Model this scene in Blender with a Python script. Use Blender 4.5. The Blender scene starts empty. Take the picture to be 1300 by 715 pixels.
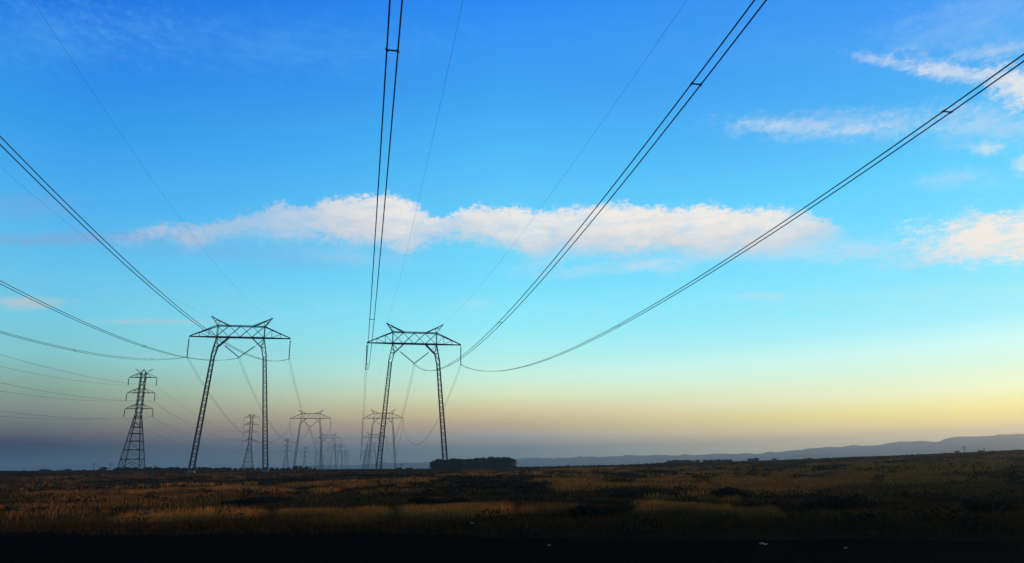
import bpy, math, random
import numpy as np
from mathutils import Matrix, Vector

random.seed(7); rng = np.random.default_rng(7)
R = math.radians
scene = bpy.context.scene
C = scene.collection

# ------------------------------------------------------------------ camera
EYE = 1.65
FPX, PITCH, ROLL = 844.86, R(15.674), R(1.26)          # focal length in units of a 1300 wide frame
cam_d = bpy.data.cameras.new('camera'); cam = bpy.data.objects.new('camera', cam_d); C.objects.link(cam)
cam_d.sensor_width = 36; cam_d.lens = FPX / 1300 * 36; cam_d.clip_start = .1; cam_d.clip_end = 20000
_F = Vector((0, math.cos(PITCH), math.sin(PITCH))); _U = Vector((0, -math.sin(PITCH), math.cos(PITCH))); _X = Vector((1, 0, 0))
_r = _X * math.cos(ROLL) - _U * math.sin(ROLL); _u = _X * math.sin(ROLL) + _U * math.cos(ROLL)
cam.matrix_world = Matrix.Translation((0, 0, EYE)) @ Matrix((_r, _u, -_F)).transposed().to_4x4()
scene.camera = cam

def sight(px, py):
    """azimuth and elevation in degrees of the sight line through an image pixel"""
    u = (px - 650) / FPX; w = (357.5 - py) / FPX
    X = u * math.cos(ROLL) + w * math.sin(ROLL); up = -u * math.sin(ROLL) + w * math.cos(ROLL)
    Y = math.cos(PITCH) - up * math.sin(PITCH); Z = math.sin(PITCH) + up * math.cos(PITCH)
    return math.degrees(math.atan2(X, Y)), math.degrees(math.atan2(Z, math.hypot(X, Y)))

def lin(c):
    return tuple((v / 255 / 12.92) if v <= 10 else ((v / 255 + .055) / 1.055) ** 2.4 for v in c)

# ------------------------------------------------------------------ sun
SUN_AZ, SUN_EL = 68, 3.0                                # degrees right of the view, above the horizon
sd = bpy.data.lights.new('sun', 'SUN'); sun = bpy.data.objects.new('sun', sd); C.objects.link(sun)
sd.energy = 4.5; sd.angle = R(.6); sd.color = (1, .52, .24)
sdir = Vector((math.sin(R(SUN_AZ)) * math.cos(R(SUN_EL)), math.cos(R(SUN_AZ)) * math.cos(R(SUN_EL)), math.sin(R(SUN_EL))))
sun.rotation_euler = sdir.to_track_quat('Z', 'Y').to_euler()

# ------------------------------------------------------------------ world
world = bpy.data.worlds.new('World'); scene.world = world; world.use_nodes = True
nt = world.node_tree; nt.nodes.clear(); L = nt.links.new
class V:                                                # small expression helper for shader maths
    def __init__(s, sock): s.s = sock
def _in(node, i, v):
    if isinstance(v, V): L(v.s, node.inputs[i])
    else: node.inputs[i].default_value = v
def M(op, *a, clamp=False):
    n = nt.nodes.new('ShaderNodeMath'); n.operation = op; n.use_clamp = clamp
    for i, v in enumerate(a): _in(n, i, v)
    return V(n.outputs[0])
for _n, _op in dict(add='ADD', sub='SUBTRACT', mul='MULTIPLY', truediv='DIVIDE').items():
    setattr(V, f'__{_n}__', lambda s, o, op=_op: M(op, s, o))
V.__radd__ = lambda s, o: M('ADD', o, s); V.__rmul__ = lambda s, o: M('MULTIPLY', o, s); V.__rsub__ = lambda s, o: M('SUBTRACT', o, s)
def smooth(v, a, b, lo=0., hi=1.):
    n = nt.nodes.new('ShaderNodeMapRange'); n.interpolation_type = 'SMOOTHSTEP'
    for i, x in enumerate((v, a, b, lo, hi)): _in(n, i, x)
    return V(n.outputs[0])
def mapr(v, a, b, lo=0., hi=1.):
    n = nt.nodes.new('ShaderNodeMapRange')
    for i, x in enumerate((v, a, b, lo, hi)): _in(n, i, x)
    return V(n.outputs[0])
def mixc(f, a, b):
    n = nt.nodes.new('ShaderNodeMix'); n.data_type = 'RGBA'
    for i, x in ((0, f), (6, a), (7, b)):
        if isinstance(x, V): L(x.s, n.inputs[i])
        else: n.inputs[i].default_value = x if i == 0 else (*x, 1)
    return V(n.outputs[2])
tc = nt.nodes.new('ShaderNodeTexCoord'); sp = nt.nodes.new('ShaderNodeSeparateXYZ'); L(tc.outputs['Generated'], sp.inputs[0])
dx, dy, dz = (V(o) for o in sp.outputs)
DEG = 180 / math.pi
hyp = M('SQRT', dx * dx + dy * dy)
az = M('ARCTAN2', dx, dy) * DEG
el = M('ARCTAN2', dz, hyp) * DEG
tsun = (dx * math.sin(R(60)) + dy * math.cos(R(60))) / M('MAXIMUM', hyp, .001)   # towards the sunset side
# colours of the clear sky by image row, in three image columns (left, middle, right of the view)
SKY = {60: [(2, (0.0118, 0.2008, 0.8506)), (150, (0.0322, 0.3608, 0.9158)), (240, (0.0727, 0.4698, 0.9586)), (320, (0.1306, 0.5868, 0.9618)), (400, (0.1997, 0.7045, 0.9083)), (450, (0.2743, 0.6879, 0.7023)), (490, (0.3038, 0.4812, 0.3701)), (520, (0.2869, 0.3236, 0.2539)), (545, (0.1746, 0.1550, 0.1379)), (565, (0.0186, 0.0010, 0.0340)), (580, (0.0010, 0.0010, 0.0010)), (596, (0.0010, 0.0010, 0.0010))],
 650: [(2, (0.0231, 0.2808, 0.9837)), (120, (0.0458, 0.4039, 0.9780)), (200, (0.0834, 0.5550, 1.0387)), (360, (0.2082, 0.8383, 1.1135)), (410, (0.2978, 0.9765, 1.1256)), (450, (0.5222, 1.0497, 1.0115)), (480, (0.7410, 1.1032, 0.8765)), (500, (0.9083, 1.0271, 0.6415)), (520, (0.8935, 0.7700, 0.3779)), (540, (0.7045, 0.5059, 0.2918)), (556, (0.4342, 0.4176, 0.3994)), (570, (0.1745, 0.2275, 0.2372)), (582, (0.1745, 0.2275, 0.2372))],
 1170: [(2, (0.0401, 0.3419, 0.9989)), (120, (0.0616, 0.4768, 0.9930)), (220, (0.1155, 0.7018, 1.1304)), (345, (0.2283, 0.8875, 1.1636)), (380, (0.3025, 0.9589, 1.0964)), (410, (0.4147, 1.0149, 1.1371)), (440, (0.7017, 1.1487, 1.1092)), (470, (0.8611, 1.1688, 0.9113)), (500, (1.1550, 1.2064, 0.7163)), (520, (1.2773, 1.1231, 0.3581)), (538, (1.2928, 0.9814, 0.3214)), (552, (0.9547, 0.7347, 0.3854))]}#SKYEND
ZEN = (.003, .020, .165)  # unseen zenith, kept dark so less skylight reaches the ground
def ramp(px, stops):
    n = nt.nodes.new('ShaderNodeValToRGB'); cr = n.color_ramp; cr.interpolation = 'LINEAR'
    pts = sorted([(sight(px, y)[1], c) for y, c in stops])
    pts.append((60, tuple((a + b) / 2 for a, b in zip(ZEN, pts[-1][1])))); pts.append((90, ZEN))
    while len(cr.elements) < len(pts): cr.elements.new(.5)
    for e, (x, c) in zip(cr.elements, pts): e.position = (x + 2) / 92
    for e, (x, c) in zip(cr.elements, pts): e.color = (*c, 1)
    L(((el + 2) * (1 / 92)).s, n.inputs[0])
    return V(n.outputs[0])
rl, rc, rr = (ramp(x, s) for x, s in SKY.items())
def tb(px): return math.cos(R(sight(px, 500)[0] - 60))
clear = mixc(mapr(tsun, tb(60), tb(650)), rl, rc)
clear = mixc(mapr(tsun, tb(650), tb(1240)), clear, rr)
clear = mixc(mapr(tsun, -.25, -1, 0, .6), clear, (.002, .010, .06))          # unseen sky behind the camera, darkened so it lights the ground less
ns = nt.nodes.new('ShaderNodeTexSky'); ns.sky_type = 'NISHITA'; ns.sun_disc = False
ns.sun_elevation = R(SUN_EL); ns.sun_rotation = R(SUN_AZ)
nsc = nt.nodes.new('ShaderNodeVectorMath'); nsc.operation = 'SCALE'; L(ns.outputs[0], nsc.inputs[0]); nsc.inputs[3].default_value = .08
clear = mixc(.06, clear, V(nsc.outputs[0]))
# clouds, laid out in image pixels turned into bearing and elevation
def noise(sx, sy, ox=0., detail=6, rough=.6):
    cb = nt.nodes.new('ShaderNodeCombineXYZ'); L((az * sx + ox).s, cb.inputs[0]); L((el * sy).s, cb.inputs[1]); cb.inputs[2].default_value = ox
    n = nt.nodes.new('ShaderNodeTexNoise'); n.inputs['Scale'].default_value = 1; n.inputs['Detail'].default_value = detail; n.inputs['Roughness'].default_value = rough
    L(cb.outputs[0], n.inputs['Vector']); return V(n.outputs[0])
n1 = noise(.42, .8); n2 = noise(1.6, 2.4, 7.3, 8, .65); n3 = noise(.35, 1.3, 21., 6, .6); n4 = noise(3.2, 4.5, 33., 6, .7)
def fcurve(pts, x, lo, hi):
    n = nt.nodes.new('ShaderNodeFloatCurve'); cv = n.mapping.curves[0]
    P = [((a - lo) / (hi - lo), b) for a, b in pts]
    cv.points[0].location = P[0]; cv.points[1].location = P[-1]
    for p in P[1:-1]: cv.points.new(*p)
    n.mapping.use_clip = False; n.mapping.extend = 'HORIZONTAL'; n.mapping.update()
    L(mapr(x, lo, hi).s, n.inputs['Value']); return V(n.outputs[0])
def edge(pts):
    q = sorted(sight(*p) for p in pts); lo, hi = q[0][0], q[-1][0]
    return fcurve([(a, e / 40) for a, e in q], az, lo, hi) * 40
top = edge([(130,303),(170,293),(215,285),(260,287),(310,272),(345,263),(385,262),(430,254),(470,249),(505,251),(530,262),(560,279),(585,270),(612,263),(650,266),(700,268),(740,264),(800,262),(850,266),(900,263),(950,268),(1000,268),(1040,277),(1062,287),(1080,294)])
bot = edge([(130,303),(150,312),(190,308),(215,306),(238,322),(262,314),(300,305),(360,306),(410,305),(450,312),(485,310),(512,322),(535,312),(575,302),(610,308),(650,316),(682,326),(720,318),(745,322),(800,324),(850,318),(890,326),(940,322),(990,322),(1030,312),(1062,300),(1080,294)])
wob = (n1 - .5) * 1.5 + (n2 - .5) * 1.9 + (n4 - .5) * 1.3 + .2
d_top = top - el + wob; d_bot = el - bot + wob * .9
band = smooth(d_top, -.3, .6) * smooth(d_bot, -.6, 1.3)
a0, a1 = sight(130, 303)[0], sight(1080, 294)[0]
thick = fcurve([(sight(x, 290)[0], v) for x, v in ((130,.45),(180,.52),(235,.62),(300,.5),(360,.66),(430,.86),(500,.95),(545,.8),(600,.93),(680,.88),(800,.97),(920,.97),(1000,.9),(1080,.55))], az, a0, a1)
band = M('POWER', band, mapr(az, a0, a0 + 22, 1.9, 1.0))
band = band * smooth(az, a0 - .5, a0 + 2) * (1 - smooth(az, a1 - 1.5, a1 + .3)) * thick * smooth(n3, .3, .6, .72, 1.) * smooth(n2, .25, .55, .82, 1.)
col_band = mixc(smooth(az, a0, sight(560, 290)[0]), lin((196, 196, 208)), lin((253, 243, 232)))
col_band = mixc(smooth(el - bot + (n1 - .5) * 4, 0, 3.4), mixc(.75, col_band, lin((206, 208, 218))), col_band)
sky = mixc(band, clear, col_band)
def puff(px, py, wx, wy, tilt, strength, col, soft=1.4, hard=-.1, fine=1.):
    """wisp centred on an image pixel, wx x wy px in size, tilted in degrees"""
    global sky
    A, E = sight(px, py); h = 4.
    (ax, ex), (ay, ey) = sight(px + h, py), sight(px, py - h)           # local scale and slant of the bearings
    a_, b_, c_, d_ = (ax - A) / h, (ay - A) / h, (ex - E) / h, (ey - E) / h; det = a_ * d_ - b_ * c_
    X = (az - A) * (d_ / det) + (el - E) * (-b_ / det); Y = (el - E) * (a_ / det) + (az - A) * (-c_ / det)
    ca, sa = math.cos(R(tilt)), math.sin(R(tilt))
    U = (X * ca + Y * sa) * (1.65 / wx); W_ = (Y * ca - X * sa) * (1.6 / wy)
    d = M('SQRT', U * U + W_ * W_) + (n1 - .5) * 1.4 + (n2 - .5) * 1.8 * fine + (n4 - .5) * 1.1
    m = (1 - smooth(d, hard, 1.0 + soft * .4)) * smooth(n3, .28, .62, .35, 1.) * strength
    sky = mixc(m, sky, col)
WH = lin((246, 240, 232)); PW = lin((214, 226, 240)); LAV = lin((140, 165, 215)); PK = lin((205, 205, 200))
puff(1275, 302, 170, 46, 2, 1.5, WH, 1.4, .25, .7)
puff(1200, 330, 150, 12, 8, .5, PW)
puff(1296, 110, 80, 44, -22, 1.2, WH, .9)
puff(1232, 96, 140, 16, -9, .9, PW, 1.6)
puff(1190, 86, 60, 20, -20, .6, PW, 1.4)
puff(1135, 81, 90, 11, -12, .7, PW)
puff(1262, 66, 110, 16, 6, .5, PW)
puff(1230, 30, 190, 60, 15, .18, PW)
puff(1060, 160, 240, 30, 2, .42, PW)
puff(990, 160, 90, 16, 0, .5, PW)
puff(1090, 165, 60, 10, 6, .5, PW)
puff(1250, 158, 190, 40, 0, .42, PW)
puff(1253, 190, 34, 14, 0, .9, WH)
puff(1212, 228, 80, 20, 3, .4, PW)
puff(1300, 210, 26, 20, 0, .6, WH)
puff(1020, 318, 190, 26, 2, .42, PW)
puff(800, 338, 200, 14, 7, .5, PW)
puff(700, 330, 90, 18, 15, .3, PW)
puff(850, 340, 60, 16, 0, .4, PW)
puff(965, 377, 50, 9, 0, .4, PW)
puff(600, 384, 44, 10, 0, .35, PW)
puff(340, 322, 300, 26, -3, .3, LAV)
puff(440, 326, 120, 16, -6, .25, PW)
puff(70, 303, 250, 14, 0, .5, lin((150, 160, 205)))
puff(30, 262, 130, 26, 0, .35, LAV)
puff(42, 385, 80, 12, 0, .75, PK)
puff(195, 409, 130, 6, 0, .55, PK)
puff(330, 60, 420, 60, -4, .22, lin((110, 190, 245)))
puff(60, 50, 240, 70, 0, .22, lin((110, 190, 245)))
puff(1120, 320, 190, 24, 0, .35, PW)
puff(700, 400, 900, 50, 2, .12, lin((200, 238, 245)))
puff(1150, 375, 300, 22, 2, .22, lin((200, 240, 248)))
puff(1020, 60, 500, 50, 4, .12, lin((110, 190, 245)))
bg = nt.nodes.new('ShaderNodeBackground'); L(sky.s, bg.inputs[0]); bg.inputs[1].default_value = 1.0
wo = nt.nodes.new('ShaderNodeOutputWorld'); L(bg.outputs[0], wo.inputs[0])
world.cycles.sampling_method = 'MANUAL'; world.cycles.sample_map_resolution = 1024

scene.view_settings.view_transform = 'Standard'; scene.view_settings.look = 'None'
scene.view_settings.exposure = 0; scene.view_settings.gamma = 1
scene.render.engine = 'CYCLES'; scene.cycles.use_denoising = True
scene.cycles.max_bounces = 4; scene.cycles.volume_bounces = 1

# ------------------------------------------------------------------ materials
def material(name, col, rough=.8, metal=0., spread=.25, scale=3., attr=None, bump=0., col2=None, spec=.0):
    m = bpy.data.materials.new(name); m.use_nodes = True; t = m.node_tree; b = t.nodes['Principled BSDF']
    b.inputs['Roughness'].default_value = rough; b.inputs['Metallic'].default_value = metal
    b.inputs['Specular IOR Level'].default_value = spec
    g = t.nodes.new('ShaderNodeNewGeometry'); n = t.nodes.new('ShaderNodeTexNoise'); n.inputs['Scale'].default_value = scale; n.inputs['Detail'].default_value = 5
    t.links.new(g.outputs['Position'], n.inputs['Vector'])
    mx = t.nodes.new('ShaderNodeMix'); mx.data_type = 'RGBA'
    mp = t.nodes.new('ShaderNodeMapRange'); mp.inputs[1].default_value = .3; mp.inputs[2].default_value = .7
    t.links.new(n.outputs[0], mp.inputs[0]); t.links.new(mp.outputs[0], mx.inputs[0])
    lo = tuple(c * (1 - spread) for c in col); hi = col2 or tuple(min(1, c * (1 + spread)) for c in col)
    mx.inputs[6].default_value = (*lo, 1); mx.inputs[7].default_value = (*hi, 1)
    out = mx.outputs[2]
    if attr:
        a = t.nodes.new('ShaderNodeAttribute'); a.attribute_name = attr
        m2 = t.nodes.new('ShaderNodeMix'); m2.data_type = 'RGBA'; m2.blend_type = 'MULTIPLY'; m2.inputs[0].default_value = 1
        t.links.new(a.outputs['Color'], m2.inputs[6]); t.links.new(out, m2.inputs[7]); out = m2.outputs[2]
    t.links.new(out, b.inputs['Base Color'])
    if bump:
        bp = t.nodes.new('ShaderNodeBump'); bp.inputs['Strength'].default_value = bump; bp.inputs['Distance'].default_value = .1
        t.links.new(n.outputs[0], bp.inputs['Height']); t.links.new(bp.outputs[0], b.inputs['Normal'])
    return m
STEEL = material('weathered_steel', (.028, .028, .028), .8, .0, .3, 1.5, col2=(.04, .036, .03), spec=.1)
WIRE = material('dull_aluminium_wire', (.05, .05, .055), .7, 0, .2, .5)
PORC = material('brown_porcelain', (.05, .035, .03), .4, 0, .2, 2)
CONC = material('concrete', (.16, .14, .12), .9)
SOIL = material('steppe_ground', (1, 1, 1), 1, 0, .35, 1.3, 'tone', .4, col2=(1, 1, 1))
GRASS = material('dry_grass', (1, 1, 1), .9, 0, .3, .6, 'tone', col2=(1, 1, 1))
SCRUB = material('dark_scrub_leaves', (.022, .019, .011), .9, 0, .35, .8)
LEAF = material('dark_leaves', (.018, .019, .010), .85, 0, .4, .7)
BARK = material('bark', (.08, .06, .045), .95, 0, .3, 6)
ROAD = material('asphalt', (.012, .008, .005), .9, 0, .4, 30, None, .5)
HILL = material('dry_hills', (.10, .085, .06), 1, 0, .4, .004)
WOOD = material('weathered_wood', (.10, .08, .06), .9, 0, .3, 3)
PAPER = material('pale_paper', (.27, .26, .24), .8, 0, .1, 20)

# ------------------------------------------------------------------ helpers
class MB:
    def __init__(s): s.v = []; s.f = []
    def bar(s, a, b, w, w2=None):
        a = Vector(a); b = Vector(b); d = (b - a).normalized(); w2 = w if w2 is None else w2
        x = d.cross(Vector((0, 1, 0)) if abs(d.y) < .9 else Vector((1, 0, 0))).normalized(); y = d.cross(x)
        k = len(s.v)
        for p, r_ in ((a, w / 2), (b, w2 / 2)):
            for i, j in ((-1, -1), (1, -1), (1, 1), (-1, 1)): s.v.append(p + x * r_ * i + y * r_ * j)
        s.f += [(k, k+1, k+5, k+4), (k+1, k+2, k+6, k+5), (k+2, k+3, k+7, k+6), (k+3, k, k+4, k+7), (k+3, k+2, k+1, k), (k+4, k+5, k+6, k+7)]
    def tube(s, pts, r_, n=5, caps=True):
        pts = [Vector(p) for p in pts]; k = len(s.v)
        for i, p in enumerate(pts):
            d = (pts[min(i+1, len(pts)-1)] - pts[max(i-1, 0)]).normalized()
            x = d.cross(Vector((0, 0, 1)) if abs(d.z) < .9 else Vector((1, 0, 0))).normalized(); y = d.cross(x)
            rr_ = r_[i] if hasattr(r_, '__len__') else r_
            for j in range(n):
                a = j * 2 * math.pi / n; s.v.append(p + (x * math.cos(a) + y * math.sin(a)) * rr_)
        for i in range(len(pts) - 1):
            for j in range(n):
                a = k + i*n + j; b = k + i*n + (j+1) % n
                s.f.append((a, b, b + n, a + n))
        if caps:
            s.f.append(tuple(k + j for j in reversed(range(n)))); s.f.append(tuple(k + (len(pts)-1)*n + j for j in range(n)))
    def build(s, name, mat, parent=None):
        me = bpy.data.meshes.new(name); me.from_pydata([tuple(v) for v in s.v], [], s.f); me.materials.append(mat)
        o = bpy.data.objects.new(name, me); C.objects.link(o)
        if parent: o.parent = parent
        return o
def tag(o, label=None, cat=None, group=None, kind=None):
    if label: o['label'] = label
    if cat: o['category'] = cat
    if group: o['group'] = group
    if kind: o['kind'] = kind
    return o
def empty(name, loc=(0, 0, 0), rz=0):
    o = bpy.data.objects.new(name, None); C.objects.link(o); o.location = loc; o.rotation_euler = (0, 0, rz); o.empty_display_size = .5; return o
kids = {}
def copy_tree(o, parent=None):
    c = o.copy(); C.objects.link(c); c.parent = parent
    for ch in [x for x in PARTS if x.parent == o]: 
        PARTS.append(copy_tree(ch, c))
    return c
PARTS = []
def part(o): PARTS.append(o); return o
def fastmesh(name, verts, faces, mat, colors=None, smooth_=False):
    me = bpy.data.meshes.new(name); verts = np.asarray(verts, np.float32); faces = np.asarray(faces, np.int32); k = faces.shape[1]
    me.vertices.add(len(verts)); me.vertices.foreach_set('co', verts.ravel())
    me.loops.add(faces.size); me.loops.foreach_set('vertex_index', faces.ravel())
    me.polygons.add(len(faces)); me.polygons.foreach_set('loop_start', np.arange(0, faces.size, k, dtype=np.int32)); me.polygons.foreach_set('loop_total', np.full(len(faces), k, np.int32))
    if colors is not None:
        a = me.color_attributes.new('tone', 'FLOAT_COLOR', 'POINT'); c4 = np.ones((len(verts), 4), np.float32); c4[:, :3] = colors; a.data.foreach_set('color', c4.ravel())
    me.polygons.foreach_set('use_smooth', np.full(len(faces), smooth_, bool))
    me.update(); me.validate(); me.materials.append(mat)
    o = bpy.data.objects.new(name, me); C.objects.link(o); return o

# value noise
_P = rng.random((256, 256)).astype(np.float64)
def vnoise(x, y):
    xi = np.floor(x).astype(int); yi = np.floor(y).astype(int); fx = x - xi; fy = y - yi
    fx = fx*fx*(3-2*fx); fy = fy*fy*(3-2*fy); a = _P[xi & 255, yi & 255]; b = _P[(xi+1) & 255, yi & 255]; c = _P[xi & 255, (yi+1) & 255]; d = _P[(xi+1) & 255, (yi+1) & 255]
    return a*(1-fx)*(1-fy) + b*fx*(1-fy) + c*(1-fx)*fy + d*fx*fy
def fbm(x, y, o=4):
    s = 0; a = .5; t = 0
    for i in range(o): s = s + a * vnoise(x + 17.3*i, y + 9.1*i); t += a; a *= .55; x = x*2.03; y = y*2.03
    return s / t
def sstep(x, a, b): t = np.clip((x - a) / (b - a), 0, 1); return t*t*(3-2*t)

# ------------------------------------------------------------------ terrain
SKA = [-180, -60, -36.8, -31, -22, -13.2, -7, -1, 8.1, 19.2, 28, 36.4, 60, 180]
SKE = [.3, .5, .50, .44, .31, .17, .07, .03, .05, .12, .25, .43, .5, .3]
def ground(x, y):
    x = np.asarray(x, float); y = np.asarray(y, float)
    r = np.hypot(x, y); a = np.degrees(np.arctan2(x, y)); e = np.tan(np.radians(np.interp(a, SKA, SKE)))
    s = sstep(r, 18, 300)
    h = -EYE * (1 - s) + e * np.minimum(r, 430) * s * (1 + 0 * r) - .15 * sstep(r, 430, 900)
    amp = sstep(r, 17, 40) * (1 - .75 * sstep(r, 200, 700))
    h = h + amp * ((fbm(x/26, y/26 + 5) - .5) * .85 + (fbm(x/6.5 + 40, y/6.5) - .5) * .32)
    h = h + sstep(r, 16, 19) * .06
    return h + EYE
def gz(x, y): return float(ground(x, y))
def at(a, r_): return (r_ * math.sin(R(a)), r_ * math.cos(R(a)))

# golden grass patches: image pixels of their middle line ends, half height in pixels, strength
_B = [((-20,628),(350,632),14,.42), ((132,627),(360,620),4,1.), ((360,620),(560,608),3.5,.9), ((30,642),(140,640),3.5,.7), ((440,630),(530,627),2.5,.8),
      ((-20,660),(150,656),8,.35), ((150,657),(360,659),8,.75), ((360,660),(480,660),9,.8), ((480,660),(640,655),11,1.), ((640,654),(735,650),8,.6),
      ((440,611),(575,612),4,.4), ((680,623),(900,621),8,1.5), ((900,621),(1000,616),10,1.6), ((1000,615),(1110,603),11,1.5), ((1110,604),(1310,590),9,.8),
      ((800,648),(940,644),9,1.2), ((930,655),(1000,648),13,.7), ((820,604),(1080,600),1.8,1.1), ((700,598),(1000,594),1.5,1.1), ((1000,594),(1300,582),1.7,1.), ((560,603),(820,600),1.4,.9),
      ((1040,630),(1320,612),13,.32), ((1120,652),(1300,645),8,.18), ((100,606),(420,604),1.5,.45), ((0,612),(120,610),2,.4)]
BANDS = [(*sight(*p), *sight(*q_), h / 15.5, s) for p, q_, h, s in _B]
def golden(x, y):
    r = np.hypot(x, y); a = np.degrees(np.arctan2(x, y)); z = -EYE * (1 - sstep(r, 18, 300)) + np.tan(np.radians(np.interp(a, SKA, SKE))) * np.minimum(r, 430) * sstep(r, 18, 300)
    e = np.degrees(np.arctan2(z, r)); de = np.abs(e - np.interp(a, SKA, SKE)) + .25
    e = e + (fbm(x/9, y/9 + 30, 4) - .5) * 1.25 * np.minimum(de, 1.6); a2 = a + (fbm(x/14 + 9, y/14, 3) - .5) * 5
    m = np.zeros_like(r)
    for a0_, e0, a1_, e1, h, s in BANDS:
        t = (a2 - a0_) / (a1_ - a0_); ee = e0 + (e1 - e0) * np.clip(t, 0, 1)
        w = (1 - sstep(np.abs(e - ee) / h, .45, 1.25)) * sstep(t, -.08, .12) * (1 - sstep(t, .88, 1.08))
        m = np.maximum(m, w * s)
    m = np.maximum(m, .22 * sstep(fbm(x/11 + 3, y/5 + 70, 4), .42, .62))
    n = fbm(x/3.1, y/3.1 + 11, 4)
    w = fbm(x/1.3 + 50, y/1.3, 3)
    verge = sstep(y - (17.4 - .315 * x), 1, 7.5)                 # trampled, bare strip along the road
    return np.clip(m * (.25 + 1.1 * n + .5 * (w - .5)) * (.08 + .92 * verge), 0, 1)

rings = np.concatenate([np.linspace(2.5, 16, 14)[:-1], np.geomspace(16, 120, 190)[:-1], np.geomspace(120, 520, 110)[:-1], np.geomspace(520, 4100, 26)])
azs = np.concatenate([np.arange(-48, 48.01, .25), np.arange(52, 308, 4)])
Rg, Ag = np.meshgrid(rings, np.radians(azs), indexing='ij'); X = Rg * np.sin(Ag); Y = Rg * np.cos(Ag)
Z = ground(X, Y); gold = golden(X, Y); na = len(azs); nr = len(rings)
DARK = np.array([.038, .016, .006]); GOLD = np.array([.46, .165, .030])
fine = fbm(X * 1.7, Y * 1.7, 3)[..., None]
tone = DARK * (.6 + .8 * fine) + (GOLD * .75 - DARK) * gold[..., None]
idx = np.arange(nr * na).reshape(nr, na); nx = np.roll(idx, -1, 1)
faces = np.stack([idx[:-1], idx[1:], nx[1:], nx[:-1]], -1).reshape(-1, 4)[:, ::-1]
verts = np.stack([X, Y, Z], -1).reshape(-1, 3); cv = tone.reshape(-1, 3)
ctr = len(verts); verts = np.vstack([verts, [[0, 0, gz(0.01, 0.01)]]]); cv = np.vstack([cv, [DARK]])
g = fastmesh('ground', verts, faces, SOIL, cv, True); tag(g, 'wide flat steppe of dark soil and patches of golden dry grass', kind='structure')
# road shoulder in front: a strip across the view
def _on_flat(px, py): a_, e_ = sight(px, py); return at(a_, EYE / math.tan(R(-e_)))
(ex0, ey0), (ex1, ey1) = _on_flat(0, 677), _on_flat(1300, 690)
rv = []; rf = []
xs = np.linspace(-60, 60, 241)
def road_edge(x): return ey0 + (ey1 - ey0) * (x - ex0) / (ex1 - ex0)
for i, x in enumerate(xs):
    w1 = float(np.clip(road_edge(x) + (fbm(np.array(x/2.5), np.array(3.)) - .5) * 1.6, 6, 40))
    for j in range(10):
        q = j / 9; y = -6 + (w1 + 6) * q; rv.append((x, y, max(gz(x, y), .004) + .015 + .03 * (1 - q)))
    if i:
        for j in range(9): a = (i-1)*10 + j; rf.append((a, a+10, a+11, a+1))
road = fastmesh('road', rv, rf, ROAD); tag(road, 'dark asphalt road edge crossing the foreground', kind='structure')

# hills
def ridge(name, prof, r0, depth, label, seed):
    A = np.arange(prof[0][0], prof[-1][0] + .01, .1); q = np.linspace(0, 1, 22)
    Aq, Q = np.meshgrid(A, q, indexing='ij'); e = np.interp(Aq, [p[0] for p in prof], [p[1] for p in prof])
    e = e + (fbm(Aq * 1.3 + seed, Aq * 0 + seed, 6) - .5) * .28 - .10
    rr_ = r0 + depth * Q; crest = r0 + depth * .55
    hz = np.tan(np.radians(e)) * crest
    prof_ = np.where(Q < .55, sstep(Q, -.1, .56), 1 - sstep(Q, .55, 1.1))
    xx = rr_ * np.sin(np.radians(Aq)); yy = rr_ * np.cos(np.radians(Aq))
    rel = fbm(xx/90 + seed, yy/90, 5)
    z = hz * prof_ * (1 - .45 * (1 - rel) * np.abs(np.sin(Q * math.pi * 2 * .9)) * (1 - sstep(np.abs(Q - .55), .1, 0) )) - 3
    z = np.where(Q == Q[0, 12], np.maximum(z, hz), z)
    ii = np.arange(z.size).reshape(z.shape)
    f = np.stack([ii[:-1, :-1], ii[1:, :-1], ii[1:, 1:], ii[:-1, 1:]], -1).reshape(-1, 4)
    o = fastmesh(name, np.stack([xx, yy, z + EYE], -1).reshape(-1, 3), f, HILL, None, True); tag(o, label, kind='structure'); return o
ridge('hills', [(-3, .35), (4, .5), (10, .62), (16, .68), (19, .74), (20, .82), (22.7, 1.0), (25.4, 1.17), (28.1, 1.22), (30.4, 1.42), (31.6, 1.34), (32.6, 1.56), (36, 1.6), (42, 1.75), (52, 1.6), (66, 1.2)], 2850, 1100, 'blue hazy range of hills rising towards the right', 3)
ridge('far_hills', [(-52, .35), (-36, .4), (-24, .5), (-12, .68), (0, .86), (8, .95), (16, .85), (24, .8), (40, .8)], 3100, 700, 'low faint blue hills along the horizon', 11)

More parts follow.
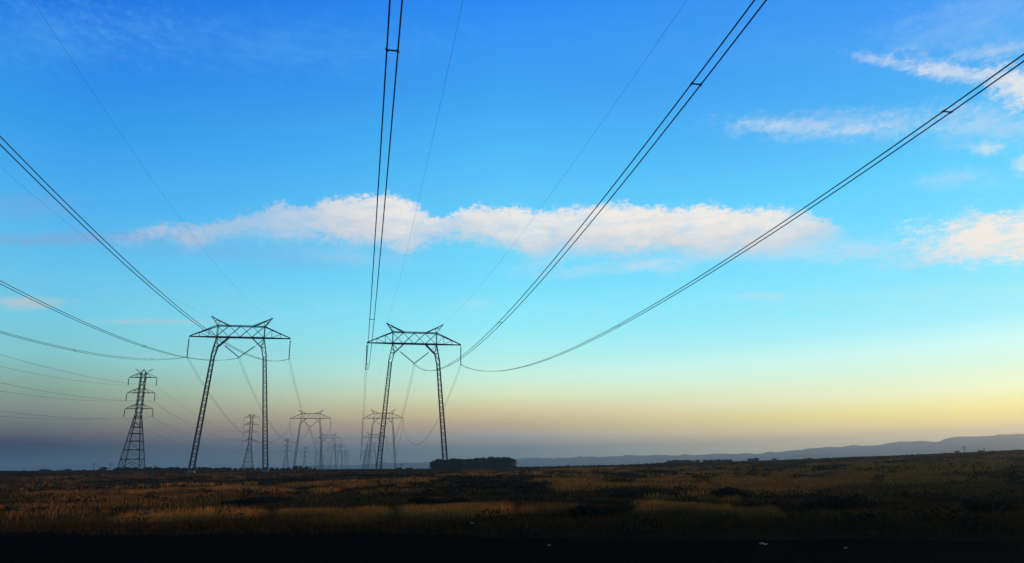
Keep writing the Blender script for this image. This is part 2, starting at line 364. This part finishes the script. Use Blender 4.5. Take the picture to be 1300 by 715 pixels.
# ------------------------------------------------------------------ grass, scrub (nobody could count them)
def scatter(n, r0, r1, amax, wfun):
    edge_ = lambda x, y: (y > road_edge(x) + 3. - 4.2 * rng.random(len(x)) ** 1.3)
    r_ = np.sqrt(rng.random(n) * (r1**2 - r0**2) + r0**2); a = np.radians((rng.random(n) * 2 - 1) * amax)
    x = r_ * np.sin(a); y = r_ * np.cos(a); keep = (rng.random(n) < wfun(x, y)) & edge_(x, y); return x[keep], y[keep]
bv = []; bc = []
def blades(x, y, h0, h1, w, col_scale=1., lean=.35):
    n = len(x); gl = golden(x, y); z = ground(x, y); h = (h0 + (h1 - h0) * rng.random(n)) * (.55 + .6 * gl)
    t = rng.random(n) * 2 * np.pi; ux = np.cos(t) * w; uy = np.sin(t) * w
    la = rng.random(n) * 2 * np.pi; ll = h * lean * rng.random(n); bx = np.cos(la) * ll; by = np.sin(la) * ll
    v = np.stack([np.stack([x - ux, y - uy, z - .04], 1), np.stack([x + ux, y + uy, z - .04], 1),
                  np.stack([x + bx * .35 + ux * .8, y + by * .35 + uy * .8, z + h * .6], 1), np.stack([x + bx * .35 - ux * .8, y + by * .35 - uy * .8, z + h * .6], 1),
                  np.stack([x + bx + ux * .15, y + by + uy * .15, z + h], 1), np.stack([x + bx - ux * .15, y + by - uy * .15, z + h], 1)], 1)
    k = np.clip(gl * 1.25, 0, 1)[:, None]; c = (DARK * 1.3 * (1 - k) + GOLD * k) * (.6 + .8 * rng.random((n, 1))) * np.array([1, 1, 1]) * col_scale
    bv.append(v.reshape(-1, 3)); bc.append(np.repeat(c, 6, 0))
x, y = scatter(400000, 13.5, 34, 42, lambda x, y: .25 + .75 * golden(x, y)); blades(x, y, .10, .34, .006)
x, y = scatter(300000, 34, 80, 41, lambda x, y: .08 + .92 * golden(x, y)); blades(x, y, .15, .38, .014)
x, y = scatter(220000, 80, 230, 40, lambda x, y: .03 + .97 * golden(x, y)); blades(x, y, .2, .42, .04)
bv = np.vstack(bv); bc = np.vstack(bc); nb = len(bv) // 6; b0 = np.arange(nb) * 6
bf = np.concatenate([np.stack([b0, b0+1, b0+2, b0+3], 1), np.stack([b0+3, b0+2, b0+4, b0+5], 1)])
o = fastmesh('dry_grass', bv, bf, GRASS, bc); tag(o, 'golden dry grass growing in patches over the steppe', 'grass', kind='stuff')

def leafcloud(cx, cy, cz, rx, ry, rz, n, s, out):
    d = rng.normal(size=(n, 3)); d /= np.linalg.norm(d, axis=1)[:, None]; q = rng.random(n)[:, None] ** .45
    p = d * q * np.array([rx, ry, rz]) * (1 + .25 * (rng.random((n, 1)) - .5)); p[:, 2] = np.abs(p[:, 2]) if cz is None else p[:, 2]
    c = np.array([cx, cy, 0 if cz is None else cz]) + p
    u = rng.normal(size=(n, 3)); u /= np.linalg.norm(u, axis=1)[:, None]; w = np.cross(u, rng.normal(size=(n, 3))); w /= np.linalg.norm(w, axis=1)[:, None]
    ss = s * (.6 + .8 * rng.random((n, 1)))
    out.append(np.stack([c - u*ss, c + w*ss*.6, c + u*ss, c - w*ss*.6], 1).reshape(-1, 3))
def leafobj(name, out, mat):
    v = np.vstack(out); k = len(v) // 4; return fastmesh(name, v, np.arange(k * 4).reshape(k, 4), mat)
# scrub: low dark bushes covering the dark ground
out = []
x, y = scatter(5600, 16, 140, 41, lambda x, y: np.clip(.8 * sstep(fbm(x/12 + 60, y/7, 3), .44, .58) * (1 - 1.5 * golden(x, y)), 0, 1) + .02)
for a, b in zip(x, y):
    r_ = math.hypot(a, b); s = random.uniform(.3, .75) * min(1, .5 + r_ / 60); z0 = gz(a, b)
    o_ = []; leafcloud(a, b, None, s * 1.2, s * 1.2, s * .8, int(120 if r_ < 45 else 46), .045 if r_ < 45 else .09, o_); o_[0][:, 2] += z0 - .03; out += o_
x, y = scatter(5200, 140, 520, 41, lambda x, y: .6 * sstep(fbm(x/30 + 60, y/18, 3), .46, .6) + .03)
for a, b in zip(x, y):
    s = random.uniform(.25, .6); o_ = []; leafcloud(a, b, None, s * 2, s * 2, s * .8, 16, .2, o_); o_[0][:, 2] += gz(a, b) - .05; out += o_
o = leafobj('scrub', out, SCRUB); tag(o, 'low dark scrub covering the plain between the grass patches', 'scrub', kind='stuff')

# single larger bushes
def ground_hit(px, py):
    a, e = sight(px, py)
    for r_ in np.geomspace(8, 600, 900):
        if math.degrees(math.atan2(gz(*at(a, r_)) - EYE, r_)) > e: return (*at(a, r_), r_)
    return (*at(a, 420), 420)
def bush(px, py, wpx, hpx, label):
    x, y, r_ = ground_hit(px, py); k = r_ / FPX / 1.02; w = wpx * k / 2; h = hpx * k
    t = empty('bush', (x, y, gz(x, y))); tag(t, label, 'bush')
    out = []
    for i in range(9):
        a = random.uniform(0, 6.28); q = random.random() ** .6 * .75
        leafcloud(math.cos(a) * w * q, math.sin(a) * w * .7 * q, h * random.uniform(.25, .62), w * .36, w * .3, h * .34, 420, max(.03, k * .9), out)
    v = np.vstack(out); v[:, 2] = np.maximum(v[:, 2], -.03); k_ = len(v) // 4
    f = fastmesh('foliage', v, np.arange(k_ * 4).reshape(k_, 4), SCRUB); f.parent = t
    m = MB()
    for i in range(6):
        a = i * 1.05; m.tube([(0, 0, -.05), (math.cos(a) * w * .3, math.sin(a) * w * .3, h * .4), (math.cos(a) * w * .6, math.sin(a) * w * .5, h * .7)], [.02, .014, .006], 4)
    m.build('stem', BARK, t)
bush(918, 634, 70, 15, 'broad dark bush in front of the golden grass band right of centre')
bush(800, 634, 56, 10, 'low dark bush at the left end of the pair below the golden band')
bush(860, 633, 40, 8, 'small dark bush between the two broader bushes below the golden band')
bush(1075, 650, 120, 24, 'widest dark bush mass in the right foreground grass')
bush(755, 658, 70, 17, 'dark bush at the end of the orange grass strip in the middle foreground')
bush(1262, 655, 60, 20, 'dark bush near the right edge of the foreground')
bush(330, 640, 90, 9, 'flat dark bush under the thin pale grass strip on the left')
bush(560, 640, 80, 9, 'flat dark bush above the bright orange grass in the middle')

# ------------------------------------------------------------------ pylons
AZ = -12.763; DL = Vector((math.sin(R(AZ)), math.cos(R(AZ)))); DC = Vector((math.cos(R(AZ)), -math.sin(R(AZ))))
def onl(lat, along): p = DC * lat + DL * along; return p.x, p.y
AW, ZB, ZT, ZH, HW, INS = 13.94, 35.4, 38.8, 41.4, 8.35, 6.0      # heights above the foot
LT, LB = 6.5, 9.5
def lattice(m, a, b, wa, wb, n, ch, br, ya=None, yb=None):
    """square lattice mast from a to b, widths wa, wb"""
    a = Vector(a); b = Vector(b)
    def P(t, i):
        w = wa + (wb - wa) * t; sx, sy = ((-1, -1), (1, -1), (1, 1), (-1, 1))[i]
        return a.lerp(b, t) + Vector((sx * w / 2, sy * w / 2, 0))
    for i in range(4): m.bar(P(0, i), P(1, i), ch)
    # panels get shorter as the mast gets narrower
    ts = [0.]; w = 0
    for k in range(n): w += wa + (wb - wa) * (k + .5) / n; ts.append(w)
    ts = [t / w for t in ts]
    for k in range(n):
        for i in range(4):
            j = (i + 1) % 4
            if (k + i) % 2: m.bar(P(ts[k], i), P(ts[k+1], j), br)
            else: m.bar(P(ts[k], j), P(ts[k+1], i), br)
def disc_string(m, a, b, r_=.2):
    a = Vector(a); b = Vector(b); n = int((b - a).length / .3); pts = []; rs = []
    for k in range(n):
        for f, rr_ in ((0, .1), (.25, r_), (.5, r_ * .85), (.75, .1)): pts.append(a.lerp(b, (k + f) / n)); rs.append(rr_)
    m.tube(pts, rs, 6)
def make_portal():
    t = empty('portal_pylon')
    for s in (-1, 1):
        m = MB(); zk = ZB - 5.4
        xk = 7.05 * s
        lattice(m, (LB * s + .16 * s, 0, -2.2), (xk, 0, zk), 1.3, .85, 36, .22, .11)
        # head of the leg: outer chords up to the arm, inner chords spreading into the knee
        for yy in (-.5, .5):
            m.bar((xk + .5*s, yy, zk), (6.75*s + .3*s, yy, ZB - 2.8), .19); m.bar((6.75*s + .3*s, yy, ZB - 2.8), (LT*s, yy * 1.4, ZB), .19)
            m.bar((xk - .5*s, yy, zk), (6.0*s, yy, ZB - 2.9), .19)
            m.bar((xk + .45*s, yy, zk + .2), (6.1*s, yy, ZB - 2.9), .1); m.bar((6.0*s, yy, ZB - 2.8), (7.0*s, yy, ZB - 2.8), .1)
            m.bar((6.0*s, yy, ZB - 2.8), (LT*s, yy, ZB - .1), .1); m.bar((5.0*s, yy, ZB - 1.8), (LT*s, yy, ZB - .1), .1); m.bar((5.6*s, yy, ZB - 2.3), (6.7*s, yy, ZB - 1.6), .1)
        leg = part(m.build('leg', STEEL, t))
        k = MB()
        for yy in (-.6, .6): k.bar((6.0*s, yy * .85, ZB - 2.9), (3.25*s, yy * 1.2, ZB - .12), .26)
        k.bar((4.6*s, -.6, ZB - 1.5), (4.6*s, .6, ZB - 1.5), .1)
        part(k.build('knee_brace', STEEL, t))
        f = MB(); f.bar((LB*s + .16*s, 0, -3.4), (LB*s + .16*s, 0, -2.02), 1.9, 1.7)
        part(f.build('footing', CONC, leg))
    arm = MB(); D2 = .8
    for yy in (-D2, D2):
        arm.bar((-LT - .1, yy, ZB), (LT + .1, yy, ZB), .27); arm.bar((-LT, yy, ZT), (LT, yy, ZT), .22)
        for s in (-1, 1):
            arm.bar((LT * s, yy, ZB), (AW * s, .12 * (yy > 0) - .06, ZB), .25)
            arm.bar((LT * s, yy, ZT), (AW * s, .12 * (yy > 0) - .06, ZB + .12), .21)
    a = part(arm.build('crossarm', STEEL, t))
    def brace(p, q_, w=.12): m_ = MB(); m_.bar(p, q_, w); part(m_.build('brace', STEEL, a))
    for k in range(4):
        x0 = -LT + 3.25 * k; brace((x0, -D2, ZB + .1), (x0 + 3.25, -D2, ZT - .1), .2); brace((x0, D2, ZT - .1), (x0 + 3.25, D2, ZB + .1), .13)
    for s in (-1, 1):
        brace((LT*s, -D2, ZB + .1), (LT*s, -D2, ZT), .16); brace((LT*s, D2, ZB + .1), (LT*s, D2, ZT), .16)
        for x_ in (8.65, 11.15):
            f = (AW - x_) / (AW - LT); h = (ZT - ZB) * f; yy = D2 * f
            brace((x_*s, -yy, ZB), (x_*s, -yy, ZB + h), .12)
            x2 = LT if x_ < 9 else 8.65
            brace((x2*s + .1*s, -D2*((AW-x2)/(AW-LT)), ZB + .1), (x_*s, -yy, ZB + h - .05), .11)
            brace((x_*s, -yy, ZB), (x_*s, yy, ZB), .1)
        p = MB(); tip = (HW*s, 0, ZH)
        for yy in (-D2, D2):
            p.bar((3.25*s, yy, ZT), tip, .22); p.bar((LT*s, yy, ZT), tip, .18)
            p.bar((LT*s, yy * .95, ZT + .05), (6.1*s, yy * .42, ZT + 1.48), .08); p.bar((6.1*s, yy*.42, ZT + 1.48), (7.5*s, yy * .4, ZT + 1.45), .08)
        p.bar((HW*s - .2, 0, ZH), (HW*s + .2, 0, ZH), .32)
        part(p.build('earth_wire_peak', STEEL, t))
    for x_ in (-AW, AW):
        m = MB(); m.bar((x_, 0, ZB), (x_, 0, ZB - .7), .09); disc_string(m, (x_, 0, ZB - .7), (x_, 0, ZB - INS + .4)); s_ = part(m.build('insulator_string', PORC, t))
        y_ = MB(); y_.bar((x_ - .23, 0, ZB - INS), (x_ + .23, 0, ZB - INS), .14); y_.bar((x_, 0, ZB - INS + .45), (x_ - .23, 0, ZB - INS), .1); y_.bar((x_, 0, ZB - INS + .45), (x_ + .23, 0, ZB - INS), .1); part(y_.build('yoke', STEEL, s_))
    for s in (-1, 1):
        m = MB(); q0 = Vector((5.0*s, 0, ZB - 1.8)); q1 = Vector((0.12*s, 0, ZB - INS + .25)); d = q1 - q0
        m.bar(q0, q0 + d * .18, .07); disc_string(m, q0 + d * .18, q1); s_ = part(m.build('insulator_string', PORC, t))
        if s > 0:
            y_ = MB(); y_.bar((-.23, 0, ZB - INS), (.23, 0, ZB - INS), .14); y_.bar((-.2, 0, ZB - INS + .3), (.2, 0, ZB - INS + .3), .12); y_.bar((0, 0, ZB - INS + .3), (0, 0, ZB - INS), .12); part(y_.build('yoke', STEEL, s_))
    return t
def make_circuit(H_, arms, half_top, half_base, zf, aw):
    t = empty('lattice_pylon')
    b = MB(); w0, w1, w2 = half_base * 2, half_top * 2.3, half_top * 2
    lattice(b, (0, 0, zf), (0, 0, H_ - 1.4), w1, w2, 11, .25, .19)
    def P(z, i):
        w = (w0 + (w1 - w0) * z / zf) / 2; sx, sy = ((-1, -1), (1, -1), (1, 1), (-1, 1))[i]; return (sx * w, sy * w, z)
    for i in range(4): b.bar(P(0, i), P(zf, i), .29)
    zs = [0, zf * .17, zf * .34, zf * .5, zf * .64, zf * .76, zf * .88, zf]
    for k in range(7):
        for i in range(4):
            j = (i + 1) % 4
            b.bar(P(zs[k], i), P(zs[k+1], j), .15 if k in (0, 5, 6) else .09); b.bar(P(zs[k], j), P(zs[k+1], i), .15 if k in (0, 5, 6) else .09)
            if 0 < k < 6: b.bar(P(zs[k], i), P(zs[k], j), .24)
    for i in range(4):
        sx, sy = ((-1, -1), (1, -1), (1, 1), (-1, 1))[i]; b.bar((sx * half_top, sy * half_top, H_ - 1.4), (0, 0, H_), .14)
    part(b.build('tower_body', STEEL, t))
    for za in arms:
        for s in (-1, 1):
            m = MB(); hx = half_top * 1.05
            for yy in (-hx, hx):
                m.bar((hx*s, yy, za), (aw*s, 0, za), .21); m.bar((hx*s, yy, za + 2.0), (aw*s, 0, za + .1), .14); m.bar((hx*s, yy, za + 2), ((hx + aw) / 2 * s, yy * .5, za), .09)
            m.bar(((hx + aw) / 2 * s, hx * .5, za), ((hx + aw) / 2 * s, -hx * .5, za), .09)
            a = part(m.build('crossarm', STEEL, t))
            i_ = MB(); i_.bar((aw*s, 0, za), (aw*s + .15*s, 0, za - .4), .1); disc_string(i_, (aw*s + .15*s, 0, za - .4), (aw*s + .15*s, 0, za - 3.3), .2); part(i_.build('insulator_string', PORC, t))
    for s in (-1, 1):
        m = MB(); m.bar((half_top*s*.8, 0, H_ - 2.2), (3.3*s, 0, H_ + .1), .17); m.bar((half_top*s*.3, 0, H_ - 1.0), (3.3*s, 0, H_ + .1), .1); part(m.build('earth_wire_peak', STEEL, t))
    return t

RL, RD, RS = 14.61, 197.77, 284.65       # right row: offset from the camera, distance of the first pylon, span
LL, LD, LS = -35.65, 205.38, 299.2
GL, GD, GS = -89.8, 305., 296.
ordn = ['nearest', 'second', 'third', 'fourth', 'fifth', 'sixth', 'seventh', 'eighth']
portal = make_portal(); first = True; BASE = {}
def place(proto, x, y, z, rz, label, cat, group):
    global first
    if first: o = proto; first = False
    else: o = copy_tree(proto)
    o.location = (x, y, z); o.rotation_euler = (0, 0, rz); tag(o, label, cat, group); return o
lab_R = ['big dark portal pylon standing in front of the block of trees', 'portal pylon seen behind the left leg of the biggest right hand pylon', 'third portal pylon back in the right hand row, hazy', 'fourth portal pylon back in the right hand row, faint in haze', 'fifth portal pylon back in the right hand row, very faint', 'last tiny portal pylon of the right hand row near the vanishing point']
lab_L = ['big dark portal pylon left of the centre, nearest pylon of the left hand row', 'second portal pylon of the left hand row, beside two small round trees', 'third portal pylon of the left hand row, overlapping the right leg of the second', 'fourth portal pylon of the left hand row, faint in haze', 'fifth portal pylon of the left hand row, very faint', 'last tiny portal pylon of the left hand row near the vanishing point']
for k in range(6):
    x, y = onl(RL, RD + RS * k); z = .95 + EYE if k == 0 else EYE + .25; BASE['R', k] = z
    place(portal, x, y, z, R(-AZ + (2. if k == 0 else 0)), lab_R[k], 'pylon', 'portal pylons marching away in two rows')
for k in range(6):
    x, y = onl(LL, LD + LS * k); z = 3.3 + EYE if k == 0 else EYE + 2.0; BASE['L', k] = z
    place(portal, x, y, z, R(-AZ + (1.33 if k == 0 else 0)), lab_L[k], 'pylon', 'portal pylons marching away in two rows')
c3 = make_circuit(40, (36.6, 30.2, 23.7), 0.85, 3.9, 21.4, 5.2); first = True
lab_G = ['tall lattice pylon with three pairs of arms, far left of the picture', None, 'three armed lattice pylon just right of the big left portal pylon', 'small three armed lattice pylon left of the two small trees', 'small lattice pylon between the legs of the second left portal pylon', 'faint tiny lattice pylon, sixth of the leftmost row', 'faintest tiny lattice pylon, last of the leftmost row']
for k in (0, 2, 3, 4, 5, 6):
    x, y = onl(GL, GD + GS * k); z = (EYE + 3.2) if k == 0 else EYE + 2.4; BASE['G', k] = z
    place(c3, x, y, z, R(-AZ), lab_G[k], 'pylon', 'lattice pylons in the leftmost row')
c4 = make_circuit(46, (43.2, 37., 30.9, 23.7), 0.95, 4.3, 21.5, 6.); first = True
x, y = onl(GL, GD + GS); BASE['G', 1] = EYE + 2.6; place(c4, x, y, EYE + 2.6, R(-AZ), 'lattice pylon with four pairs of arms, between the legs of the big left pylon', 'pylon', 'lattice pylons in the leftmost row')

# ------------------------------------------------------------------ conductors
def line(name, label, cat, key, lat0, D0, S, x_, zatt, b, spans, rad, twin, spacers, hs, far_b=None, sspan=None, rot=0., tilt=0.):
    t = empty(name, (*onl(lat0 + x_, D0), BASE[key, 0] + zatt)); org = t.location.copy(); tag(t, label, cat, hs)
    offs = (-.23, .23) if twin else (0.,)
    def pt(o_, k, s):           # k: span index (-1 towards the camera), s in 0..1
        if k < 0:
            L_ = sspan or S; u = s * L_; z = BASE[key, 0] + zatt - b * L_ * u + b * u * u
            ax = x_; p = DC * (lat0 + x_ + o_) + DL * (D0 - u); q0 = DC * (lat0 + x_ * math.cos(rot) + o_) + DL * (D0 - x_ * math.sin(rot)) 
            w = max(0, 1 - u / 60); p = p * (1 - w) + (q0 - DL * u) * w
            return Vector((p.x, p.y, z + o_ * tilt * min(1, u / 40))) - org
        z0 = BASE[key, k] + zatt; z1 = BASE[key, k+1] + zatt; bb = far_b or b; u = s * S
        p = DC * (lat0 + x_ + o_) + DL * (D0 + S * k + u)
        if k == 0 and rot:
            w = max(0, 1 - u / 60); p = p - DL * x_ * math.sin(rot) * w
        return Vector((p.x, p.y, z0 + (z1 - z0) * s - bb * S * u + bb * u * u)) - org
    for i, o_ in enumerate(offs):
        m = MB(); m.tube([pt(o_, -1, s) for s in np.linspace(0, 1, 90)], rad, 6)
        for k in range(spans): m.tube([pt(o_, k, s) for s in np.linspace(0, 1, 40)], rad, 4)
        m.build('cable', WIRE, t)
    for u in spacers:
        m = MB(); L_ = sspan or S; a, c = pt(-.23, -1, u / L_), pt(.23, -1, u / L_); m.bar(a, c, .05)
        for q_ in (a, c): m.bar(q_ - Vector((0, .12, .02)), q_ + Vector((0, .12, .02)), .08)
        m.build('spacer', STEEL, t)
    return t
zc = ZB - INS - .04
gR = 'twin conductors of the right hand line'; gL_ = 'twin conductors of the left hand line'
rotR, rotL = R(-2.), R(-1.33)
line('power_line', 'twin cable rising steeply from the left arm of the right hand pylon to the top', 'power line', 'R', RL, RD, RS, -AW, zc, .000853, 4, .034, True, (173, 127, 82, 38, 12), gR, sspan=263, rot=rotR)
line('power_line', 'twin cable from the middle of the right hand pylon up to the top edge', 'power line', 'R', RL, RD, RS, 0, zc, .000853, 4, .034, True, (173, 127, 82, 38, 12), gR, sspan=263)
line('power_line', 'twin cable from the right arm of the right hand pylon out to the right edge', 'power line', 'R', RL, RD, RS, AW, zc, .000853, 4, .034, True, (173, 127, 82, 38, 12), gR, sspan=263, rot=rotR)
line('power_line', 'lowest twin cable, from the left arm of the left hand pylon to the left edge', 'power line', 'L', LL, LD, LS, -AW, zc, .00075, 4, .034, True, (76, 32), gL_, sspan=271, rot=rotL, tilt=-.75)
line('power_line', 'middle twin cable from the left hand pylon, meeting the left edge halfway up', 'power line', 'L', LL, LD, LS, 0, zc, .00075, 4, .034, True, (86, 35), gL_, sspan=271, tilt=.12)
line('power_line', 'highest twin cable crossing behind the left hand pylon up to the left edge', 'power line', 'L', LL, LD, LS, AW, zc, .00075, 4, .034, True, (58, 25), gL_, sspan=271, rot=rotL)
gE = 'thin earth wires along the pylon tops'
line('earth_wire', 'thin faint wire from the left peak of the right hand pylon to the top edge', 'wire', 'R', RL, RD, RS, -HW, ZH, .00038, 3, .01, False, (), gE, sspan=296)
line('earth_wire', 'thin faint wire from the right peak of the right hand pylon up through the cloud', 'wire', 'R', RL, RD, RS, HW, ZH, .00038, 3, .01, False, (), gE, sspan=296)
line('earth_wire', 'thin faint wire from the left peak of the left hand pylon to the left edge', 'wire', 'L', LL, LD, LS, -HW, ZH, .00061, 3, .01, False, (), gE, sspan=232)
line('earth_wire', 'thin faint wire from the right peak of the left hand pylon to the top edge', 'wire', 'L', LL, LD, LS, HW, ZH, .00061, 3, .01, False, (), gE, sspan=232)
lv = ['top', 'middle', 'bottom']
for i, za in enumerate((36.6, 30.2, 23.7)):
    for s in (-1, 1):
        line('power_line', f'thin cable from the {lv[i]} {"left" if s < 0 else "right"} arm of the far left lattice pylon', 'power line', 'G', GL, GD, GS, 5.35 * s, za - 3.3, .00037, 5, .03, False, (), 'single cables of the leftmost lattice row')

# ------------------------------------------------------------------ trees
def make_tree(h, w, seed, base=.12, nclump=16, leaves=120, ls=.16):
    t = empty('tree'); m = MB(); m.tube([(0, 0, -.3), (0, 0, h * .3), (.05 * h * random.uniform(-1, 1), 0, h * .7)], [.05 * h, .035 * h, .01 * h], 6)
    for i in range(6):
        a = i * 1.05 + random.random(); m.tube([(0, 0, h * (.15 + .05 * i)), (math.cos(a) * w * .2, math.sin(a) * w * .2, h * (.35 + .06 * i)), (math.cos(a) * w * .38, math.sin(a) * w * .38, h * (.5 + .06 * i))], [.02*h, .014*h, .005*h], 4)
    part(m.build('trunk', BARK, t)); out = []
    for i in range(nclump):
        a = random.uniform(0, 6.28); q = random.random() ** .5 * .36 * w; z = h * random.uniform(base + .06, .84)
        k = 1 - .35 * abs(z / h - .5) * 2; leafcloud(math.cos(a) * q * k, math.sin(a) * q * k, z, w * .2, w * .2, h * .15, leaves, ls, out)
    v = np.vstack(out); v[:, 2] = np.clip(v[:, 2], h * base * .5, None)
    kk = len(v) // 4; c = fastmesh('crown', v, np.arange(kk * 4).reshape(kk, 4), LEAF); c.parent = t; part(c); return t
protos = [make_tree(4.6, 5.4, i, base=.0, nclump=30, leaves=100, ls=.2) for i in range(4)]; used = [False] * 4
def put_tree(i, x, y, sx, sz, label, group):
    if used[i]: o = copy_tree(protos[i])
    else: o = protos[i]; used[i] = True
    o.location = (x, y, gz(x, y)); o.scale = (sx, sx, sz); o.rotation_euler = (0, 0, random.uniform(0, 6.28)); tag(o, label, 'tree', group); return o
A0, A1, DG = sight(547, 590)[0], sight(652, 590)[0], 300.
for row in range(3):
    for k in range(13):
        a = A0 + (A1 - A0) * (k + .25 + .25 * row) / 12.75; d = DG + row * 4.2 + random.uniform(-.7, .7); x, y = at(min(a, A1), d)
        f = .82 if k in (0, 12) else 1
        o = put_tree((k * 3 + row) % 4, x, y, f * random.uniform(.72, .95), f * random.uniform(.84, 1.03) * (.98 + .05 * (k > 6)), 'low dark tree in the dense rectangular block behind the right hand pylon', 'trees of the dense rectangular block')
def lone(i, px, pw, ytop, dist, label, group):
    a, e1 = sight(px, ytop); x, y = at(a, dist); z = gz(x, y); h = EYE + dist * math.tan(R(e1)) - z; w = pw / FPX * dist * (1 / math.cos(R(a))) * .82
    h = max(h, .9); o = put_tree(i, x, y, w / 5.0, h / 4.3, label, group)
gr = 'trees and bushes on the skyline'
RW = 'low tree of the dark hedge row on the skyline right of centre'
for i, (px, w, yt, lb) in enumerate([
    (850, 12, 584.6, RW), (857, 13, 583.8, RW), (864, 13, 584.2, RW), (871, 13, 584.0, RW), (877, 11, 584.4, RW), (885, 10, 583.8, 'small round tree just right of the hedge row on the skyline'),
    (896, 11, 583.8, RW), (903, 11, 583.6, RW), (911, 12, 583.0, RW), (920, 11, 583.4, RW), (926, 10, 583.2, RW), (836, 11, 587.8, RW), (843, 9, 587.8, RW),
    (952, 9, 582, 'left tree of the taller pair on the skyline right of centre'), (959, 10, 581.5, 'right tree of the taller pair on the skyline right of centre'), (983, 9, 582, 'single round tree right of the taller pair on the skyline'),
    (1028, 7, 582.2, 'tiny tree farthest right on the skyline before the hills rise'), (1215, 6, 572.5, 'small bush on the right skyline beside the utility pole'), (1246, 8, 573, 'small bush right of the utility pole on the right skyline'),
    (131, 10, 593, 'round dark bush left of the far left lattice pylon'), (57, 12, 596.5, 'flat dark bush near the left edge skyline'), (86, 8, 597, 'small flat bush between the left edge and the round dark bush'),
    (376, 8, 591.2, 'left one of the two small round trees under the second left portal pylon'), (381.5, 7, 591.5, 'middle one of the small round trees under the second left portal pylon'), (389, 7, 592.2, 'right one of the small round trees under the second left portal pylon'),
    (507, 9, 593.5, 'low bush on the skyline between the legs of the right hand pylon'), (520, 12, 593.8, 'wider low bush on the skyline left of the tree block')]):
    lone(i % 4, px, w, yt, 395, lb, gr)
HB = 'low dark bush of the uneven bush line behind the left hand pylons'
x_ = 148
i = 0
while x_ < 405:
    w = random.uniform(3.5, 8.5); yt = random.uniform(592.6, 595.6) + (.8 if x_ > 290 else 0); lone(i % 4, x_, w, yt, 330 + random.uniform(-20, 20), HB, 'bushes of the line behind the left hand pylons'); x_ += w * random.uniform(.35, .8) + (4 if x_ > 290 else 0); i += 1

# ------------------------------------------------------------------ utility poles on the skyline
def pole(px, ytop, dist, label, arm=True):
    a, e = sight(px, ytop); x, y = at(a, dist); z = gz(x, y) - .3; h = EYE + dist * math.tan(R(e)) - z
    t = empty('utility_pole', (x, y, z), R(-a + 25)); tag(t, label, 'utility pole', 'small utility poles on the skyline')
    m = MB(); m.tube([(0, 0, 0), (0, 0, h)], [.17, .12], 8); m.build('post', WOOD, t)
    if arm: m = MB(); m.bar((-1.2, 0, h - .5), (1.2, 0, h - .5), .16); m.bar((-.6, 0, h - .5), (0, 0, h - 1.2), .06); m.bar((.6, 0, h - .5), (0, 0, h - 1.2), .06); m.build('crossarm', WOOD, t)
    for s in ((-1, 0, 1) if arm else (0,)):
        m = MB(); m.tube([(s * 1.05, 0, h - .42 if s else h), (s * 1.05, 0, h - .18 if s else h + .2)], .07, 6); m.build('insulator', PORC, t)
pole(1223.6, 566.5, 400, 'utility pole with crossarm on the right skyline')
pole(1249, 568.3, 460, 'short bare pole on the right skyline near its far edge', False)
pole(119.8, 588, 420, 'utility pole left of the far left lattice pylon, the leftmost pole')
pole(140.5, 588, 420, 'utility pole just left of the far left lattice pylon base')
pole(722, 588, 430, 'bare pole on the skyline right of the tree block', False)
pole(747.5, 587.5, 430, 'second bare pole on the skyline farther right of the tree block', False)
pole(509.5, 589, 420, 'small pole on the skyline between the legs of the right hand pylon')
pole(197, 590, 460, 'small pole just right of the far left lattice pylon', True)

# ------------------------------------------------------------------ litter and stones near the road
def scrap(px, py, s, label):
    x, y, r_ = ground_hit(px, py); z = gz(x, y) + .03; v = []; f = []
    for i in range(4):
        for j in range(4): v.append((x + (i - 1.5) * s / 3 + random.uniform(-.1, .1) * s, y + (j - 1.5) * s / 4, z + random.uniform(0, .45) * s + (.12 * s if 0 < i < 3 else 0)))
    for i in range(3):
        for j in range(3): a = i*4 + j; f.append((a, a+4, a+5, a+1))
    o = fastmesh('paper_scrap', v, f, PAPER); md = o.modifiers.new('thickness', 'SOLIDIFY'); md.thickness = .006; tag(o, label, 'litter', 'scraps of litter by the road')
scrap(970, 694.5, .13, 'white crumpled scrap on the road edge right of centre, the brightest one')
scrap(697, 695.5, .07, 'tiny pale scrap on the road edge near the middle')
scrap(600, 667, .12, 'pale scrap lying in the orange grass near the middle')
scrap(293, 665, .11, 'pale scrap lying in the dark grass on the left')
scrap(1074, 698.5, .05, 'tiny grey scrap on the road edge farthest right')

# ------------------------------------------------------------------ haze
hz = MB(); B = 4400; z0, z1 = -4, 112
hz.v = [Vector(p) for p in ((-B, -B, z0), (B, -B, z0), (B, B, z0), (-B, B, z0), (-B, -B, z1), (B, -B, z1), (B, B, z1), (-B, B, z1))]
hz.f = [(3, 2, 1, 0), (4, 5, 6, 7), (0, 1, 5, 4), (1, 2, 6, 5), (2, 3, 7, 6), (3, 0, 4, 7)]
HM = bpy.data.materials.new('haze'); HM.use_nodes = True; t = HM.node_tree; t.nodes.clear()
pv = t.nodes.new('ShaderNodeVolumePrincipled'); mo = t.nodes.new('ShaderNodeOutputMaterial'); t.links.new(pv.outputs[0], mo.inputs['Volume'])
pv.inputs['Color'].default_value = (.46, .60, .66, 1); pv.inputs['Density'].default_value = .0003; pv.inputs['Anisotropy'].default_value = 0.6
o = hz.build('haze', HM); tag(o, 'thin evening haze lying over the plain', 'haze', kind='stuff')
